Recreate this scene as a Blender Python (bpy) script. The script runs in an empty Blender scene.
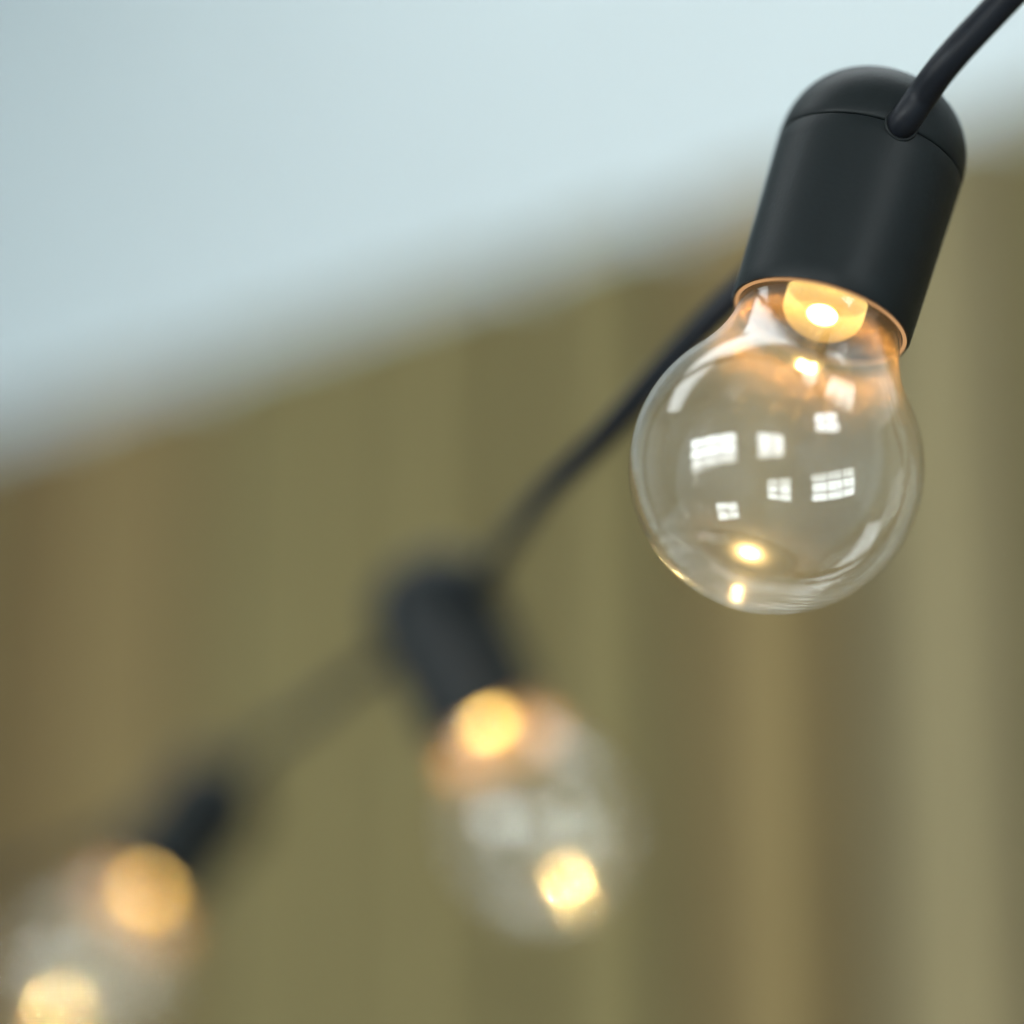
import bpy, bmesh, math, random
from mathutils import Vector, Matrix, Quaternion

random.seed(4)
sc = bpy.context.scene
col = sc.collection
PI = math.pi

# ------------------------------------------------------------------ helpers
def link(name, me, mat=None, parent=None):
    o = bpy.data.objects.new(name, me)
    col.objects.link(o)
    if mat is not None:
        me.materials.append(mat)
    if parent is not None:
        o.parent = parent
    return o

def from_bm(name, bm, mat=None, parent=None, smooth=False):
    bmesh.ops.recalc_face_normals(bm, faces=bm.faces)
    me = bpy.data.meshes.new(name)
    bm.to_mesh(me)
    bm.free()
    if smooth:
        for p in me.polygons:
            p.use_smooth = True
    return link(name, me, mat, parent)

def lathe(profile, seg=96, closed=False):
    """revolve (radius, z) pairs round +Z; closed joins last ring to first"""
    bm = bmesh.new()
    rings = []
    for r, z in profile:
        if r < 1e-7:
            rings.append([bm.verts.new((0, 0, z))])
        else:
            rings.append([bm.verts.new((r * math.cos(2 * PI * k / seg), r * math.sin(2 * PI * k / seg), z)) for k in range(seg)])
    pairs = list(zip(rings, rings[1:]))
    if closed:
        pairs.append((rings[-1], rings[0]))
    for a, b in pairs:
        for k in range(seg):
            j = (k + 1) % seg
            if len(a) == 1 and len(b) == 1:
                continue
            if len(a) == 1:
                bm.faces.new((a[0], b[k], b[j]))
            elif len(b) == 1:
                bm.faces.new((a[k], a[j], b[0]))
            else:
                bm.faces.new((a[k], a[j], b[j], b[k]))
    return bm

def box(bm, x0, x1, y0, y1, z0, z1):
    v = [bm.verts.new(c) for c in ((x0, y0, z0), (x1, y0, z0), (x1, y1, z0), (x0, y1, z0), (x0, y0, z1), (x1, y0, z1), (x1, y1, z1), (x0, y1, z1))]
    for f in ((0, 3, 2, 1), (4, 5, 6, 7), (0, 1, 5, 4), (1, 2, 6, 5), (2, 3, 7, 6), (3, 0, 4, 7)):
        bm.faces.new([v[i] for i in f])

def catmull(pts, n=14):
    out = []
    P = [pts[0] * 2 - pts[1]] + list(pts) + [pts[-1] * 2 - pts[-2]]
    for i in range(1, len(P) - 2):
        p0, p1, p2, p3 = P[i - 1], P[i], P[i + 1], P[i + 2]
        # centripetal-ish tension keeps tight bends tidy
        for k in range(n):
            t = k / n
            t2, t3 = t * t, t * t * t
            out.append(0.5 * ((2 * p1) + (-p0 + p2) * t + (2 * p0 - 5 * p1 + 4 * p2 - p3) * t2 + (-p0 + 3 * p1 - 3 * p2 + p3) * t3))
    out.append(P[-2])
    return out

def tube(path, rad, seg=24):
    bm = bmesh.new()
    rings = []
    t_prev = None
    up = Vector((0, 0, 1))
    for i, p in enumerate(path):
        t = (path[min(i + 1, len(path) - 1)] - path[max(i - 1, 0)]).normalized()
        if t_prev is None:
            nrm = t.cross(up).normalized()
        else:
            nrm = (nrm - t * nrm.dot(t)).normalized()
        bn = t.cross(nrm)
        t_prev = t
        rings.append([bm.verts.new(p + (nrm * math.cos(2 * PI * k / seg) + bn * math.sin(2 * PI * k / seg)) * rad) for k in range(seg)])
    for a, b in zip(rings, rings[1:]):
        for k in range(seg):
            j = (k + 1) % seg
            bm.faces.new((a[k], a[j], b[j], b[k]))
    bm.faces.new(rings[0][::-1])
    bm.faces.new(rings[-1])
    return bm

# ------------------------------------------------------------------ materials
def new_mat(name):
    m = bpy.data.materials.new(name)
    m.use_nodes = True
    nt = m.node_tree
    nt.nodes.clear()
    out = nt.nodes.new('ShaderNodeOutputMaterial')
    return m, nt, out

def N(nt, typ, **kw):
    n = nt.nodes.new(typ)
    for k, v in kw.items():
        setattr(n, k, v)
    return n

def plastic(name, colour, rough, noise=0.15, scale=900, bump=0.08, spec=0.5):
    m, nt, out = new_mat(name)
    b = N(nt, 'ShaderNodeBsdfPrincipled')
    tc = N(nt, 'ShaderNodeTexCoord')
    nz = N(nt, 'ShaderNodeTexNoise')
    nz.inputs['Scale'].default_value = scale
    nz.inputs['Detail'].default_value = 4
    nt.links.new(tc.outputs['Object'], nz.inputs['Vector'])
    mr = N(nt, 'ShaderNodeMapRange')
    mr.inputs['To Min'].default_value = rough - noise
    mr.inputs['To Max'].default_value = rough + noise
    nt.links.new(nz.outputs['Fac'], mr.inputs['Value'])
    nt.links.new(mr.outputs['Result'], b.inputs['Roughness'])
    bp = N(nt, 'ShaderNodeBump')
    bp.inputs['Strength'].default_value = bump
    bp.inputs['Distance'].default_value = 0.0004
    nt.links.new(nz.outputs['Fac'], bp.inputs['Height'])
    nt.links.new(bp.outputs['Normal'], b.inputs['Normal'])
    b.inputs['Base Color'].default_value = (*colour, 1)
    b.inputs['Specular IOR Level'].default_value = spec
    nt.links.new(b.outputs['BSDF'], out.inputs['Surface'])
    return m

def paint(name, colour, scale=3.0, amount=0.06):
    m, nt, out = new_mat(name)
    b = N(nt, 'ShaderNodeBsdfPrincipled')
    b.inputs['Roughness'].default_value = 0.8
    tc = N(nt, 'ShaderNodeTexCoord')
    nz = N(nt, 'ShaderNodeTexNoise')
    nz.inputs['Scale'].default_value = scale
    nt.links.new(tc.outputs['Object'], nz.inputs['Vector'])
    r = N(nt, 'ShaderNodeValToRGB')
    r.color_ramp.elements[0].color = (*[c * (1 - amount) for c in colour], 1)
    r.color_ramp.elements[1].color = (*[min(1, c * (1 + amount)) for c in colour], 1)
    nt.links.new(nz.outputs['Fac'], r.inputs['Fac'])
    nt.links.new(r.outputs['Color'], b.inputs['Base Color'])
    nt.links.new(b.outputs['BSDF'], out.inputs['Surface'])
    return m

def glow(name, colour, strength):
    m, nt, out = new_mat(name)
    e = N(nt, 'ShaderNodeEmission')
    e.inputs['Color'].default_value = (*colour, 1)
    e.inputs['Strength'].default_value = strength
    nt.links.new(e.outputs['Emission'], out.inputs['Surface'])
    return m

def thin_glass(name):
    """thin clear plastic globe: see-through, Fresnel reflections, a few dust specks near the neck"""
    m, nt, out = new_mat(name)
    L = nt.links.new
    geo = N(nt, 'ShaderNodeNewGeometry')
    ior = N(nt, 'ShaderNodeMapRange')
    ior.inputs['To Min'].default_value = 1.58
    ior.inputs['To Max'].default_value = 1 / 1.58
    L(geo.outputs['Backfacing'], ior.inputs['Value'])
    fr = N(nt, 'ShaderNodeFresnel')
    L(ior.outputs['Result'], fr.inputs['IOR'])
    tr = N(nt, 'ShaderNodeBsdfTransparent')
    tr.inputs['Color'].default_value = (0.985, 0.99, 0.985, 1)
    sharp = N(nt, 'ShaderNodeBsdfGlossy')
    sharp.inputs['Roughness'].default_value = 0.02
    soft = N(nt, 'ShaderNodeBsdfGlossy')
    soft.inputs['Roughness'].default_value = 0.2
    mid = N(nt, 'ShaderNodeBsdfGlossy')
    mid.inputs['Roughness'].default_value = 0.10
    g0 = N(nt, 'ShaderNodeMixShader')
    g0.inputs['Fac'].default_value = 0.35
    L(sharp.outputs['BSDF'], g0.inputs[1])
    L(mid.outputs['BSDF'], g0.inputs[2])
    gm = N(nt, 'ShaderNodeMixShader')
    gm.inputs['Fac'].default_value = 0.09
    L(g0.outputs['Shader'], gm.inputs[1])
    L(soft.outputs['BSDF'], gm.inputs[2])
    # fine moulding rings round the tip of the globe
    tco = N(nt, 'ShaderNodeTexCoord')
    sx = N(nt, 'ShaderNodeSeparateXYZ')
    L(tco.outputs['Object'], sx.inputs['Vector'])
    cb = N(nt, 'ShaderNodeCombineXYZ')
    L(sx.outputs['X'], cb.inputs['X'])
    L(sx.outputs['Y'], cb.inputs['Y'])
    ln = N(nt, 'ShaderNodeVectorMath', operation='LENGTH')
    L(cb.outputs['Vector'], ln.inputs[0])
    n1 = N(nt, 'ShaderNodeTexNoise', noise_dimensions='1D')
    n1.inputs['Scale'].default_value = 950
    n1.inputs['Detail'].default_value = 1.5
    L(ln.outputs['Value'], n1.inputs['W'])
    mk = N(nt, 'ShaderNodeMapRange')
    mk.inputs['From Min'].default_value = -0.0390
    mk.inputs['From Max'].default_value = -0.0465
    mk.inputs['To Min'].default_value = 0.0
    mk.inputs['To Max'].default_value = 1.0
    L(sx.outputs['Z'], mk.inputs['Value'])
    hh = N(nt, 'ShaderNodeMath', operation='MULTIPLY')
    L(n1.outputs['Fac'], hh.inputs[0])
    L(mk.outputs['Result'], hh.inputs[1])
    bu = N(nt, 'ShaderNodeBump')
    bu.inputs['Strength'].default_value = 1.0
    bu.inputs['Distance'].default_value = 0.0006
    L(hh.outputs['Value'], bu.inputs['Height'])
    for lobe in (sharp, mid, soft):
        L(bu.outputs['Normal'], lobe.inputs['Normal'])
    g = N(nt, 'ShaderNodeMixShader')
    L(fr.outputs['Fac'], g.inputs['Fac'])
    L(tr.outputs['BSDF'], g.inputs[1])
    L(gm.outputs['Shader'], g.inputs[2])
    # dust specks
    tc = N(nt, 'ShaderNodeTexCoord')
    vo = N(nt, 'ShaderNodeTexVoronoi')
    vo.inputs['Scale'].default_value = 900
    L(tc.outputs['Object'], vo.inputs['Vector'])
    lt = N(nt, 'ShaderNodeMath', operation='LESS_THAN')
    lt.inputs[1].default_value = 0.17
    L(vo.outputs['Distance'], lt.inputs[0])
    vc = N(nt, 'ShaderNodeSeparateColor')
    L(vo.outputs['Color'], vc.inputs['Color'])
    sep = N(nt, 'ShaderNodeSeparateXYZ')
    L(tc.outputs['Object'], sep.inputs['Vector'])
    th = N(nt, 'ShaderNodeMapRange')          # more specks near the neck (z = 0), few on the globe
    th.inputs['From Min'].default_value = -0.004
    th.inputs['From Max'].default_value = -0.019
    th.inputs['To Min'].default_value = 0.05
    th.inputs['To Max'].default_value = 0.97
    L(sep.outputs['Z'], th.inputs['Value'])
    gt = N(nt, 'ShaderNodeMath', operation='GREATER_THAN')
    L(vc.outputs['Red'], gt.inputs[0])
    L(th.outputs['Result'], gt.inputs[1])
    mul = N(nt, 'ShaderNodeMath', operation='MULTIPLY')
    L(lt.outputs['Value'], mul.inputs[0])
    L(gt.outputs['Value'], mul.inputs[1])
    amt = N(nt, 'ShaderNodeMath', operation='MULTIPLY')
    L(mul.outputs['Value'], amt.inputs[0])
    amt.inputs[1].default_value = 0.32
    # thin painted haze, stronger at the neck to carry the led glow
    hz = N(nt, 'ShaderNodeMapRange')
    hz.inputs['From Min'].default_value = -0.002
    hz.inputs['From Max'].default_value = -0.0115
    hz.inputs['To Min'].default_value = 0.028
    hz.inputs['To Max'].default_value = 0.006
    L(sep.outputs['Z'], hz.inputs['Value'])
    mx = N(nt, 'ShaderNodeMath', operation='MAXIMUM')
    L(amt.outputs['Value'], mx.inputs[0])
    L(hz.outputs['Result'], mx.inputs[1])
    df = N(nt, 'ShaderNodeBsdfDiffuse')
    dc = N(nt, 'ShaderNodeValToRGB')          # led glow painted as amber into neck dust and haze, neutral on the ball
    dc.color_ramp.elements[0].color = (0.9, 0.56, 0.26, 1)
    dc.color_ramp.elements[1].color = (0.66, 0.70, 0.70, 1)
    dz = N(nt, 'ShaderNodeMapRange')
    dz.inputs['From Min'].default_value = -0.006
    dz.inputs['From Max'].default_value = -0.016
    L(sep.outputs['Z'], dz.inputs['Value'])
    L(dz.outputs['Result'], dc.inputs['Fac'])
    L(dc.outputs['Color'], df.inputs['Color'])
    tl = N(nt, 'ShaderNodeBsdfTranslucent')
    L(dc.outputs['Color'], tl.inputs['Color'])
    dm = N(nt, 'ShaderNodeMixShader')
    L(df.outputs['BSDF'], dm.inputs[1])
    L(tl.outputs['BSDF'], dm.inputs[2])
    f = N(nt, 'ShaderNodeMixShader')
    L(mx.outputs['Value'], f.inputs['Fac'])
    L(g.outputs['Shader'], f.inputs[1])
    L(dm.outputs['Shader'], f.inputs[2])
    L(f.outputs['Shader'], out.inputs['Surface'])
    return m

def led_lens_mat(name):
    m, nt, out = new_mat(name)
    L = nt.links.new
    tr = N(nt, 'ShaderNodeBsdfTransparent')
    em = N(nt, 'ShaderNodeEmission')
    tc = N(nt, 'ShaderNodeTexCoord')
    sp = N(nt, 'ShaderNodeSeparateXYZ')
    L(tc.outputs['Object'], sp.inputs['Vector'])
    mr = N(nt, 'ShaderNodeMapRange')          # hotter towards the chip, deeper amber at the tip
    mr.inputs['From Min'].default_value = -0.0028
    mr.inputs['From Max'].default_value = 0.0040
    L(sp.outputs['Z'], mr.inputs['Value'])
    rp = N(nt, 'ShaderNodeValToRGB')
    rp.color_ramp.elements[0].color = (0.62, 0.33, 0.07, 1)
    rp.color_ramp.elements[1].color = (1.0, 0.66, 0.20, 1)
    L(mr.outputs['Result'], rp.inputs['Fac'])
    st = N(nt, 'ShaderNodeMapRange')
    st.inputs['To Min'].default_value = 1.0
    st.inputs['To Max'].default_value = 3.4
    L(mr.outputs['Result'], st.inputs['Value'])
    L(rp.outputs['Color'], em.inputs['Color'])
    L(st.outputs['Result'], em.inputs['Strength'])
    mx = N(nt, 'ShaderNodeMixShader')
    mx.inputs['Fac'].default_value = 0.38
    L(tr.outputs['BSDF'], mx.inputs[1])
    L(em.outputs['Emission'], mx.inputs[2])
    L(mx.outputs['Shader'], out.inputs['Surface'])
    return m

def fence_mat():
    m, nt, out = new_mat('weathered_timber')
    L = nt.links.new
    b = N(nt, 'ShaderNodeBsdfPrincipled')
    b.inputs['Roughness'].default_value = 0.75
    b.inputs['Specular IOR Level'].default_value = 0.25
    at = N(nt, 'ShaderNodeAttribute', attribute_name='board_tint')
    tc = N(nt, 'ShaderNodeTexCoord')
    mp = N(nt, 'ShaderNodeMapping')
    mp.inputs['Scale'].default_value = (60, 60, 2.5)
    L(tc.outputs['Object'], mp.inputs['Vector'])
    nz = N(nt, 'ShaderNodeTexNoise')
    nz.inputs['Scale'].default_value = 2.0
    nz.inputs['Detail'].default_value = 6
    nz.inputs['Distortion'].default_value = 0.6
    L(mp.outputs['Vector'], nz.inputs['Vector'])
    mr = N(nt, 'ShaderNodeMapRange')
    mr.inputs['To Min'].default_value = 0.7
    mr.inputs['To Max'].default_value = 1.3
    L(nz.outputs['Fac'], mr.inputs['Value'])
    mix = N(nt, 'ShaderNodeMix', data_type='RGBA', blend_type='MULTIPLY')
    mix.inputs['Factor'].default_value = 1.0
    L(at.outputs['Color'], mix.inputs['A'])
    L(mr.outputs['Result'], mix.inputs['B'])
    L(mix.outputs['Result'], b.inputs['Base Color'])
    bp = N(nt, 'ShaderNodeBump')
    bp.inputs['Strength'].default_value = 0.3
    bp.inputs['Distance'].default_value = 0.002
    L(nz.outputs['Fac'], bp.inputs['Height'])
    L(bp.outputs['Normal'], b.inputs['Normal'])
    L(b.outputs['BSDF'], out.inputs['Surface'])
    return m

M_socket = plastic('black_matt_plastic', (0.006, 0.008, 0.0085), 0.46, 0.05, 1400, 0.10, 0.18)
M_cord = plastic('black_rubber', (0.005, 0.006, 0.009), 0.45, 0.08, 1200, 0.15, 0.18)
M_board = plastic('led_board_resin', (0.030, 0.017, 0.008), 0.5)
M_rim = glow('rim_gasket_painted_glow', (1.0, 0.54, 0.24), 0.6)  # emission on the gasket stands in for led light caught by the rim
M_glass = thin_glass('clear_globe_plastic')
M_lens = led_lens_mat('amber_led_lens')
M_chip = glow('warm_led_glow', (1.0, 0.62, 0.15), 22.0)
M_fence = fence_mat()
M_white = paint('cool_white_paint', (0.76, 0.825, 0.845))
M_ceil = paint('white_ceiling_paint', (0.74, 0.81, 0.84))
M_floor = paint('grey_concrete', (0.42, 0.45, 0.46), 6, 0.15)
M_beam = paint('dark_stained_timber', (0.035, 0.028, 0.022), 8, 0.3)
M_frontwall = paint('pale_grey_paint', (0.72, 0.79, 0.82))
M_winframe = paint('white_window_paint', (0.55, 0.56, 0.56))

# ------------------------------------------------------------------ camera
PITCH = math.radians(12)
CAM = Vector((0, 0, 1.5))
FPX = 50.0 / 24.0 * 1024
ZF = 0.365                       # distance of the nearest lamp
cam = bpy.data.cameras.new('camera')
cam.lens = 50
cam.sensor_width = 24
cam.sensor_height = 24
cam.clip_start = 0.02
cam.dof.use_dof = True
cam.dof.focus_distance = 0.360
cam.dof.aperture_fstop = 1.46
co = bpy.data.objects.new('camera', cam)
co.location = CAM
co.rotation_euler = (PI / 2 + PITCH, 0, 0)
col.objects.link(co)
sc.camera = co

AX_X = Vector((1, 0, 0))
AX_Y = Vector((0, -math.sin(PITCH), math.cos(PITCH)))
AX_F = Vector((0, math.cos(PITCH), math.sin(PITCH)))
def ray(px, py):
    return AX_X * ((px - 512) / FPX) + AX_Y * ((512 - py) / FPX) + AX_F
def at(px, py, depth):
    return CAM + ray(px, py) * depth

# ------------------------------------------------------------------ lamps
S = 0.05 / 292                   # one picture unit at the nearest lamp, in metres (globe is 50 mm)
R = 143 * S
RS = 91.5 * S                    # socket radius at the rim
RT = 96.5 * S                    # and at the cap seam
SEAM = 184 * S                   # rim to seam
DOME = 94 * S

def socket_bm():
    prof = [(86 * S, 60 * S), (86 * S, 1.5 * S), (88 * S, 0.0), (RS - 1.0 * S, 0.2 * S), (RS, 2.5 * S)]
    for k in range(1, 13):
        prof.append((RS + (RT - RS) * k / 12, 2.5 * S + (SEAM - 5 * S) * k / 12))
    prof += [(RT - 0.6 * S, SEAM - 1.2 * S), (RT - 2.2 * S, SEAM - 0.4 * S), (60 * S, SEAM - 0.4 * S), (0, SEAM - 0.4 * S)]
    return lathe([(0, 60 * S)] + prof, 128)

def cap_bm():
    prof = [(0, SEAM + 0.2 * S), (60 * S, SEAM + 0.2 * S), (RT - 2.2 * S, SEAM + 0.2 * S), (RT - 0.8 * S, SEAM + 1.2 * S)]
    for k in range(0, 29):
        a = PI / 2 * k / 28
        e = 2.3                 # slightly squared dome
        r = RT * max(0.0, math.cos(a)) ** (2 / e)
        z = SEAM + 3 * S + (DOME - 3 * S) * math.sin(a) ** (2 / e)
        prof.append((r if k < 28 else 0.0, z))
    return lathe(prof, 128)

def globe_profile(inset):
    rr = R - inset
    zc = -163 * S
    pts = [(83.5 * S - inset, 14 * S), (83.5 * S - inset, -2 * S), (84.0 * S - inset, -10 * S), (85.5 * S - inset, -20 * S),
           (89.0 * S - inset, -32 * S), (94.5 * S - inset, -45 * S), (101.5 * S - inset, -58 * S)]
    out = []
    v = [Vector((a, b, 0)) for a, b in pts]
    a0 = math.asin(110.5 / 143)  # where the ball takes over
    z0 = zc + rr * math.cos(a0)
    v.append(Vector((rr * math.sin(a0), z0, 0)))
    sm = catmull(v, 5)
    out = [(p.x, p.y) for p in sm]
    n = 64
    for k in range(1, n + 1):
        a = a0 + (PI - a0) * k / n
        out.append((rr * math.sin(a) if k < n else 0.0, zc + rr * math.cos(a)))
    return out

def globe_bm():
    outer = globe_profile(0.0)
    inner = globe_profile(2.4 * S)
    return lathe(outer[::-1] + inner, 160)

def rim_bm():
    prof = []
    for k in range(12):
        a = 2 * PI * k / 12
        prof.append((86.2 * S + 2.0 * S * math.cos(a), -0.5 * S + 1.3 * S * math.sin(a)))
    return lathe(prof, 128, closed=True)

def board_bm():
    return lathe([(0, 42 * S), (82 * S, 42 * S), (84 * S, 40 * S), (84 * S, 34 * S), (82 * S, 32 * S), (46 * S, 32 * S), (44 * S, 30 * S), (0, 30 * S)], 64)

def lens_bm():
    prof = [(41 * S, 29 * S), (41 * S, 14 * S)]
    for k in range(1, 17):
        a = PI / 2 * k / 16
        prof.append((41 * S * math.cos(a) if k < 16 else 0.0, 14 * S - 30 * S * math.sin(a)))
    return lathe(prof, 64)

def chip_bm():
    prof = []
    for k in range(13):
        a = PI * k / 12
        prof.append((16 * S * math.sin(a) if 0 < k < 12 else 0.0, 8 * S + 9 * S * math.cos(a)))
    return lathe(prof, 40)

def grommet_bm():
    prof = []
    for k in range(12):
        a = 2 * PI * k / 12
        prof.append((15.6 * S + 1.8 * S * math.cos(a), 1.8 * S * math.sin(a)))
    return lathe(prof, 48, closed=True)

# canonical lamp: origin at rim centre, axis +Z towards the cap, globe hangs to -Z
def lamp_root(name, label):
    o = bpy.data.objects.new(name, None)
    o.empty_display_size = 0.02
    col.objects.link(o)
    o['label'] = label
    o['category'] = 'string light'
    o['group'] = 'bulbs of the string light'
    return o

proto = lamp_root('string_light_bulb', '')
p_socket = from_bm('socket', socket_bm(), M_socket, proto, True)
p_socket['label'] = 'black matt plastic socket'
p_cap = from_bm('socket_cap', cap_bm(), M_socket, p_socket, True)
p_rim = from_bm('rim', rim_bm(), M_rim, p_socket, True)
p_rim['label'] = 'thin rim with painted amber glow'
p_globe = from_bm('globe', globe_bm(), M_glass, proto, True)
p_globe['label'] = 'clear transparent globe'
p_board = from_bm('led_board', board_bm(), M_board, proto, True)
p_lens = from_bm('led_lens', lens_bm(), M_lens, p_board, True)
p_lens['label'] = 'amber glowing led lens'
p_chip = from_bm('led_chip', chip_bm(), M_chip, p_board, True)
p_chip['label'] = 'white-hot led chip'
led = bpy.data.lights.new('led_light', 'SPOT')
led.spot_size = math.radians(173)
led.spot_blend = 0.25
led.color = (1.0, 0.62, 0.22)
led.energy = 0.85
led.shadow_soft_size = 9 * S
p_light = bpy.data.objects.new('led_light', led)
col.objects.link(p_light)
p_light.parent = proto
p_light.location = (0, 0, -4 * S)      # shines down the axis (-Z), away from the cap
for o in (p_socket, p_globe):
    for p in o.data.polygons:
        pass
mod = p_socket.modifiers.new('edges', 'EDGE_SPLIT'); mod.split_angle = math.radians(50)
mod = p_board.modifiers.new('edges', 'EDGE_SPLIT'); mod.split_angle = math.radians(50)

def copy_tree(o, parent=None):
    c = o.copy()
    col.objects.link(c)
    c.parent = parent
    for ch in list(o.children):
        copy_tree(ch, c)
    return c

def tilt_axis(px, py, ix, iy, beta):
    """direction of the globe: image direction (ix, iy down) and tilt beta (rad) towards the viewer"""
    los = ray(px, py).normalized()
    u = (AX_X * ix - AX_Y * iy)
    u = (u - los * u.dot(los)).normalized()
    return (u * math.cos(beta) - los * math.sin(beta)).normalized()

LAMPS = [
    # rim px, depth ratio, image direction of the globe, tilt to viewer, label
    ((820, 322), 1.0, (-0.292, 0.956), math.radians(24.5), 'sharply focused lit clear globe bulb in black socket, nearest and largest of the string'),
    ((491, 727), 0.69, (0.44, 0.898), math.radians(11), 'blurred lit clear globe bulb in black socket, between the sharp bulb and the cut-off bulb'),
    ((146, 894), 0.57, (-0.585, 0.81), math.radians(11), 'most blurred lit globe bulb in black socket, cut off by the lower left frame corner'),
]
roots, axes = [], []
copies = [proto] + [copy_tree(proto) for _ in LAMPS[1:]]
for o, (px, ratio, d, beta, label) in zip(copies, LAMPS):
    depth = ZF / ratio
    pos = at(px[0], px[1], depth)
    ax = tilt_axis(px[0], px[1], d[0], d[1], beta)
    z = -ax
    los = (pos - CAM).normalized()
    front = (-los - z * (-los).dot(z)).normalized()       # radial direction facing the viewer
    side = front.cross(z)                                  # completes the frame
    rot = Matrix((side, -front, z)).transposed()           # local -Y faces the viewer
    if rot.determinant() < 0:
        rot = Matrix((-side, -front, z)).transposed()
    o.matrix_world = Matrix.Translation(pos) @ rot.to_4x4()
    o['label'] = label
    roots.append(o)
    axes.append((pos, z, front, rot))

# ------------------------------------------------------------------ cord, one continuous run through the three sockets
def socket_point(i, ang, h=SEAM, rad=RT):
    """point on the socket wall; ang = 0 faces the viewer, positive to picture right"""
    pos, z, front, rot = axes[i]
    right = (rot @ Vector((1, 0, 0)))
    if right.dot(AX_X) < 0:
        right = -right
    d = front * math.cos(ang) + right * math.sin(ang)
    return pos + z * h + d * rad, d

CR = 15.4 * S
exits = []
pts = []
# beyond the frame, upper right, then into the front of the nearest socket
f0, fd0 = socket_point(0, math.radians(12))
b0, bd0 = socket_point(0, math.radians(195))
pts += [at(5200, -4700, ZF * 0.80), at(2600, -1800, ZF * 0.86), at(1600, -620, ZF * 0.905), at(1230, -220, ZF * 0.93), at(1110, -108, ZF * 0.95), at(1005, 0, ZF * 0.962), at(950, 59, ZF * 0.966),
        at(922, 96, ZF * 0.978), f0 - fd0 * 6 * S, f0 - fd0 * RS, b0 + bd0 * 4 * S]
exits.append((0, f0, fd0)); exits.append((0, b0, bd0))
f1, fd1 = socket_point(1, math.radians(40))
b1, bd1 = socket_point(1, math.radians(222))
seam1 = axes[1][0] + axes[1][1] * SEAM
P0, P1 = b0 + bd0 * 14 * S, f1 + fd1 * 12 * S
def span(a, b, sag, ts):
    return [a.lerp(b, t) - Vector((0, 0, 1)) * sag * 4 * t * (1 - t) for t in ts]
pts += [at(815, 212, ZF * 1.09)] + [at(745, 284, ZF * 1.085), at(673, 358, ZF * 1.11), at(600, 440, ZF * 1.15), at(550, 491, ZF * 1.20), at(512, 535, ZF * 1.28)]
pts += [f1 + fd1 * 4 * S, seam1, b1 + bd1 * 4 * S]
exits.append((1, f1, fd1)); exits.append((1, b1, bd1))
f2, fd2 = socket_point(2, math.radians(40))
b2, bd2 = socket_point(2, math.radians(215))
seam2 = axes[2][0] + axes[2][1] * SEAM
pts += span(at(362, 674, ZF * 1.50), at(252, 757, ZF * 1.70), 0.0, (0, .5, 1.0))
pts += [f2 + fd2 * 4 * S, seam2, b2 + bd2 * 4 * S]
exits.append((2, f2, fd2)); exits.append((2, b2, bd2))
pts += [at(100, 850, ZF * 1.85), at(-20, 890, ZF * 2.0), at(-200, 930, ZF * 2.2), at(-420, 960, ZF * 2.4), at(-1100, 990, ZF * 3.0), at(-2300, 900, ZF * 4.0)]
cord = from_bm('power_cord', tube(catmull(pts, 12), CR), M_cord, None, True)
cord['label'] = 'black round rubber cord running diagonally through the three bulb sockets'
cord['category'] = 'cord'

# raised lip round every cord hole
gm = None
for i, p, d in exits:
    pos, z, front, rot = axes[i]
    if gm is None:
        g = from_bm('cord_grommet', grommet_bm(), M_socket, None, True)
        gm = g
    else:
        g = gm.copy()
        col.objects.link(g)
    sock = [c for c in roots[i].children if c.name.startswith('socket')][0]
    g.parent = sock
    inv = rot.transposed()
    lp = inv @ (p - pos)
    ld = (inv @ d).normalized()
    g.matrix_parent_inverse = Matrix.Identity(4)
    g.matrix_local = Matrix.Translation(lp - ld * 0.8 * S) @ ld.to_track_quat('Z', 'Y').to_matrix().to_4x4()

# ------------------------------------------------------------------ the place: a bright room, a board fence across it
U = Vector((-0.71352697, 0.70062777, 0))       # along the fence, away to the left
NV = Vector((-0.70062777, -0.71352697, 0))     # from the fence towards the viewer
A0 = Vector((0.228, 0.89090975, 0))            # foot of the fence at the right frame edge
frame_mx = Matrix(((U.x, NV.x, 0, A0.x), (U.y, NV.y, 0, A0.y), (0, 0, 1, 0), (0, 0, 0, 1)))
# room frame coordinates: x along U, y along NV, z up

def srgb(*c):
    return [((v / 255) / 12.92 if v / 255 <= 0.04045 else ((v / 255 + 0.055) / 1.055) ** 2.4) for v in c]

fence = bpy.data.objects.new('board_fence', None)
col.objects.link(fence)
fence.matrix_world = frame_mx
fence['label'] = 'tall blurred tan timber fence of upright boards behind the bulbs'
fence['category'] = 'fence'
FTOP = 1.878
GAP = 0.026
# joints between boards and the tint of the board that follows each joint
edges = [-0.96, -0.86, -0.76, -0.66, -0.56, -0.46, -0.36, -0.28, -0.20, -0.115, 0.012, 0.107, 0.209, 0.315, 0.392, 0.478, 0.604, 0.750, 0.87, 0.99, 1.10, 1.21, 1.33, 1.44, 1.56, 1.68, 1.80, 1.91, 2.03]
OL, TN, BR = (0.165, 0.131, 0.052), (0.190, 0.134, 0.053), (0.130, 0.085, 0.031)
tints = {0.012: (0.21, .168, .085), 0.107: TN, 0.209: OL, 0.315: OL, 0.392: OL, 0.478: OL, 0.604: TN, 0.750: BR, 0.87: OL}
gaps = {0.012: 0.017, 0.392: 0.006, 0.315: 0.022, 0.478: 0.012, 0.604: 0.034}
bm = bmesh.new()
lay = bm.loops.layers.float_color.new('board_tint')
prof = []          # (x, y, tint) outline of the front face
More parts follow.
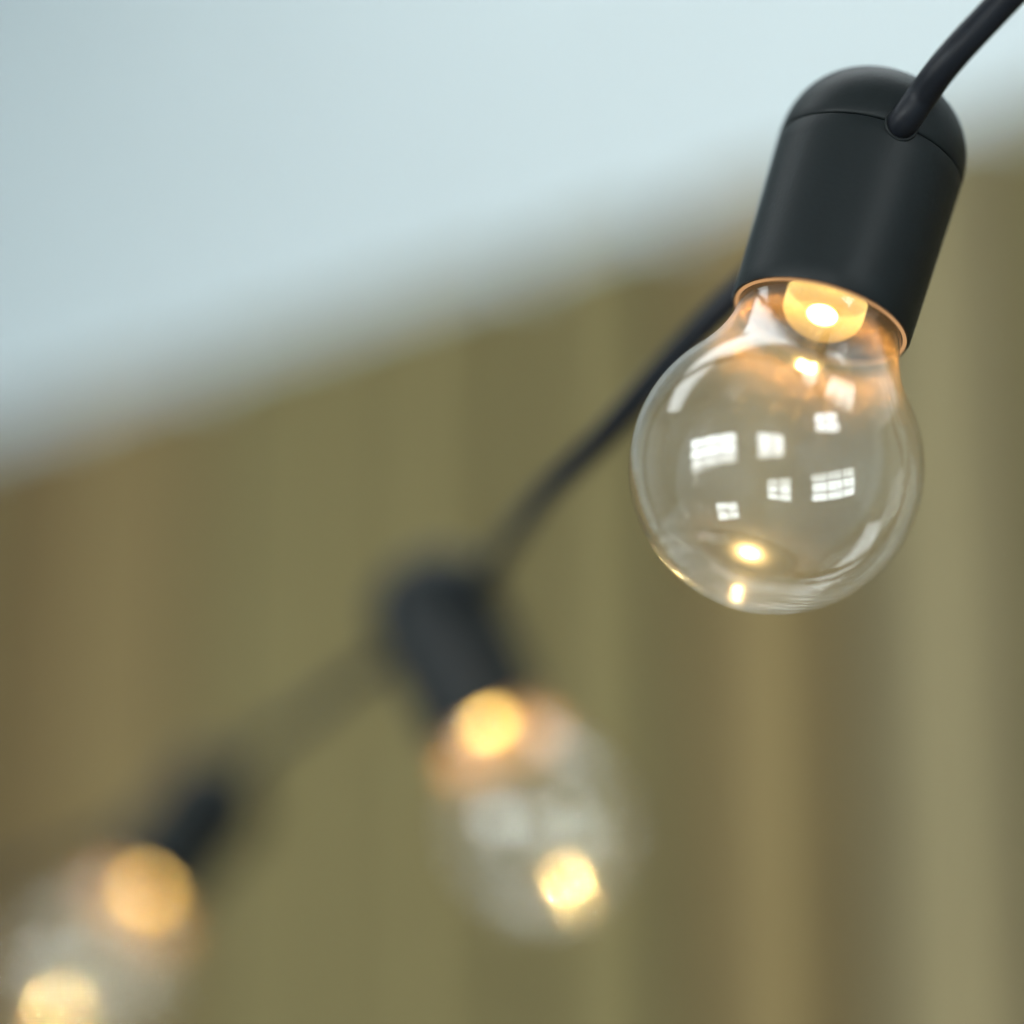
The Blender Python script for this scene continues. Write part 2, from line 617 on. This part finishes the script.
for a, b in zip(edges, edges[1:]):
    g0, g1 = gaps.get(a, GAP) / 2, gaps.get(b, GAP) / 2
    t = tints.get(a) or random.choice((OL, TN, BR))
    prof += [(a + g0, -0.018, t), (a + g0 + 0.001, -0.003, t), (a + g0 + 0.004, 0.0, t), (b - g1 - 0.004, 0.0, t), (b - g1 - 0.001, -0.003, t), (b - g1, -0.018, t)]
levels = [0.02, FTOP - 0.003, FTOP]
cols_ = []
for x, y, t in prof:
    cols_.append([bm.verts.new((x, y, z)) for z in levels] + [bm.verts.new((x, -0.03, FTOP)), bm.verts.new((x, -0.03, 0.02))])
for i in range(len(prof) - 1):
    a, b = cols_[i], cols_[i + 1]
    tnt = prof[i][2]
    gap_face = (i % 6 == 5)
    for k in range(5):
        j = (k + 1) % 5
        f = bm.faces.new((a[k], b[k], b[j], a[j]))
        c = (0.03, 0.022, 0.012) if gap_face else tnt
        for l in f.loops:
            l[lay] = (*c, 1)
bm.faces.new(cols_[0]); bm.faces.new(cols_[-1][::-1])
from_bm('board_panel', bm, M_fence, fence)

def structure(name, bm, mat):
    o = from_bm(name, bm, mat)
    o.matrix_world = frame_mx
    o['kind'] = 'structure'
    return o

# room limits in the fence frame
X0, X1 = -3.4, 4.6
Y0, Y1 = -1.1, 3.12
ZC = 4.2
T = 0.12
bm = bmesh.new(); box(bm, X0 - T, X1 + T, Y0 - T, Y1 + T, -T, 0); structure('floor', bm, M_floor)
bm = bmesh.new(); box(bm, X0 - T, X1 + T, Y0 - T, Y1 + T, ZC, ZC + T); structure('ceiling', bm, M_ceil)
bm = bmesh.new(); box(bm, X0 - T, X1 + T, Y0 - T, Y0, 0, ZC); structure('wall_back', bm, M_white)
bm = bmesh.new(); box(bm, X1, X1 + T, Y0, Y1, 0, ZC); structure('wall_left', bm, M_white)

bm = bmesh.new(); box(bm, X0, X1, 0.72, 0.98, ZC - 0.26, ZC); structure('trim_1', bm, M_beam)
bm = bmesh.new(); box(bm, X1 - 0.14, X1, 0.72, 0.98, 0, ZC - 0.26); structure('trim_2', bm, M_beam)

def wall_with_openings(bm, a0, a1, z0, z1, holes, put):
    """grid of boxes round rectangular holes; put(a0,a1,z0,z1) adds one"""
    xs = sorted({a0, a1, *[h[0] for h in holes], *[h[1] for h in holes]})
    zs = sorted({z0, z1, *[h[2] for h in holes], *[h[3] for h in holes]})
    for xa, xb in zip(xs, xs[1:]):
        for za, zb in zip(zs, zs[1:]):
            cx, cz = (xa + xb) / 2, (za + zb) / 2
            if any(h[0] < cx < h[1] and h[2] < cz < h[3] for h in holes):
                continue
            put(xa, xb, za, zb)

# windows in the wall behind the viewer 
OX = -0.245
front_holes = [(OX - 2.62, OX - 1.17, 1.25, 2.40), (OX - 0.42, OX + 1.57, 1.25, 2.40)]
bm = bmesh.new()
wall_with_openings(bm, X0 - T, X1 + T, 0, ZC, front_holes, lambda a, b, c, d: box(bm, a, b, Y1, Y1 + T, c, d))
bmesh.ops.remove_doubles(bm, verts=bm.verts, dist=1e-5)
structure('wall_front', bm, M_frontwall)
right_holes = [(0.55, 1.75, 2.45, 3.45)]
bm = bmesh.new()
wall_with_openings(bm, Y0, Y1, 0, ZC, right_holes, lambda a, b, c, d: box(bm, X0 - T, X0, a, b, c, d))
bmesh.ops.remove_doubles(bm, verts=bm.verts, dist=1e-5)
structure('wall_right', bm, M_frontwall)

def window(name, a0, a1, z0, z1, n, m, put):
    bm = bmesh.new()
    f, b = 0.06, 0.05
    put(bm, a0, a0 + f, z0, z1); put(bm, a1 - f, a1, z0, z1)
    put(bm, a0 + f, a1 - f, z0, z0 + f); put(bm, a0 + f, a1 - f, z1 - f, z1)
    for k in range(1, n):
        c = a0 + (a1 - a0) * k / n
        put(bm, c - b / 2, c + b / 2, z0 + f, z1 - f)
    for k in range(1, m):
        c = z0 + (z1 - z0) * k / m
        put(bm, a0 + f, a1 - f, c - b / 2, c + b / 2)
    o = structure(name, bm, M_winframe)
    return o
put_front = lambda bm, a, b, c, d: box(bm, a, b, Y1 + 0.03, Y1 + 0.08, c, d)
put_right = lambda bm, a, b, c, d: box(bm, X0 - 0.08, X0 - 0.03, a, b, c, d)
window('window_1', *front_holes[0], 2, 3, put_front)
window('window_2', *front_holes[1], 3, 3, put_front)
window('window_3', *right_holes[0], 2, 2, put_right)

# ------------------------------------------------------------------ light: overcast daylight through the windows, added soft fill under the ceiling
w = bpy.data.worlds.new('overcast')
sc.world = w
w.use_nodes = True
nt = w.node_tree
nt.nodes.clear()
wo = nt.nodes.new('ShaderNodeOutputWorld')
bg = nt.nodes.new('ShaderNodeBackground')
bg.inputs['Strength'].default_value = 16.0
tc = nt.nodes.new('ShaderNodeTexCoord')
sp = nt.nodes.new('ShaderNodeSeparateXYZ')
rp = nt.nodes.new('ShaderNodeValToRGB')
rp.color_ramp.elements[0].position = 0.44
rp.color_ramp.elements[0].color = (0.32, 0.32, 0.29, 1)
rp.color_ramp.elements[1].position = 0.53
rp.color_ramp.elements[1].color = (0.92, 0.99, 1.0, 1)
mr = nt.nodes.new('ShaderNodeMapRange')
mr.inputs['From Min'].default_value = -1
nt.links.new(tc.outputs['Generated'], sp.inputs[0])
nt.links.new(sp.outputs['Z'], mr.inputs['Value'])
nt.links.new(mr.outputs['Result'], rp.inputs['Fac'])
nt.links.new(rp.outputs['Color'], bg.inputs['Color'])
nt.links.new(bg.outputs['Background'], wo.inputs['Surface'])

def area(name, c, sx, sy, direction, energy, colour, portal=False):
    l = bpy.data.lights.new(name, 'AREA')
    l.shape = 'RECTANGLE'
    l.size, l.size_y = sx, sy
    l.energy = energy
    l.color = colour
    if portal:
        l.cycles.is_portal = True
    o = bpy.data.objects.new(name, l)
    col.objects.link(o)
    o.location = frame_mx @ Vector(c)
    d = frame_mx.to_3x3() @ Vector(direction)
    o.rotation_euler = d.to_track_quat('-Z', 'Y').to_euler()
    return o
for i, (a, b, c, d) in enumerate(front_holes):
    area('window_portal', ((a + b) / 2, Y1 + 0.02, (c + d) / 2), b - a, d - c, (0, -1, 0), 1, (1, 1, 1), True)
for (a, b, c, d) in right_holes:
    area('window_portal', (X0 - 0.02, (a + b) / 2, (c + d) / 2), b - a, d - c, (1, 0, 0), 1, (1, 1, 1), True)
area('ceiling_fill', (0.7, 0.0, ZC - 0.05), 7.2, 1.1, (0, 0, -1), 97, (0.92, 0.98, 1.0))  # unseen fill panel, added to brighten the wall and streak the globe

# ------------------------------------------------------------------ picture settings
sc.view_settings.view_transform = 'Standard'
sc.view_settings.look = 'None'
sc.view_settings.exposure = 0.0
cy = sc.cycles
cy.use_denoising = True
cy.transparent_max_bounces = 32
cy.max_bounces = 10
cy.diffuse_bounces = 5
cy.glossy_bounces = 6
cy.sample_clamp_indirect = 12
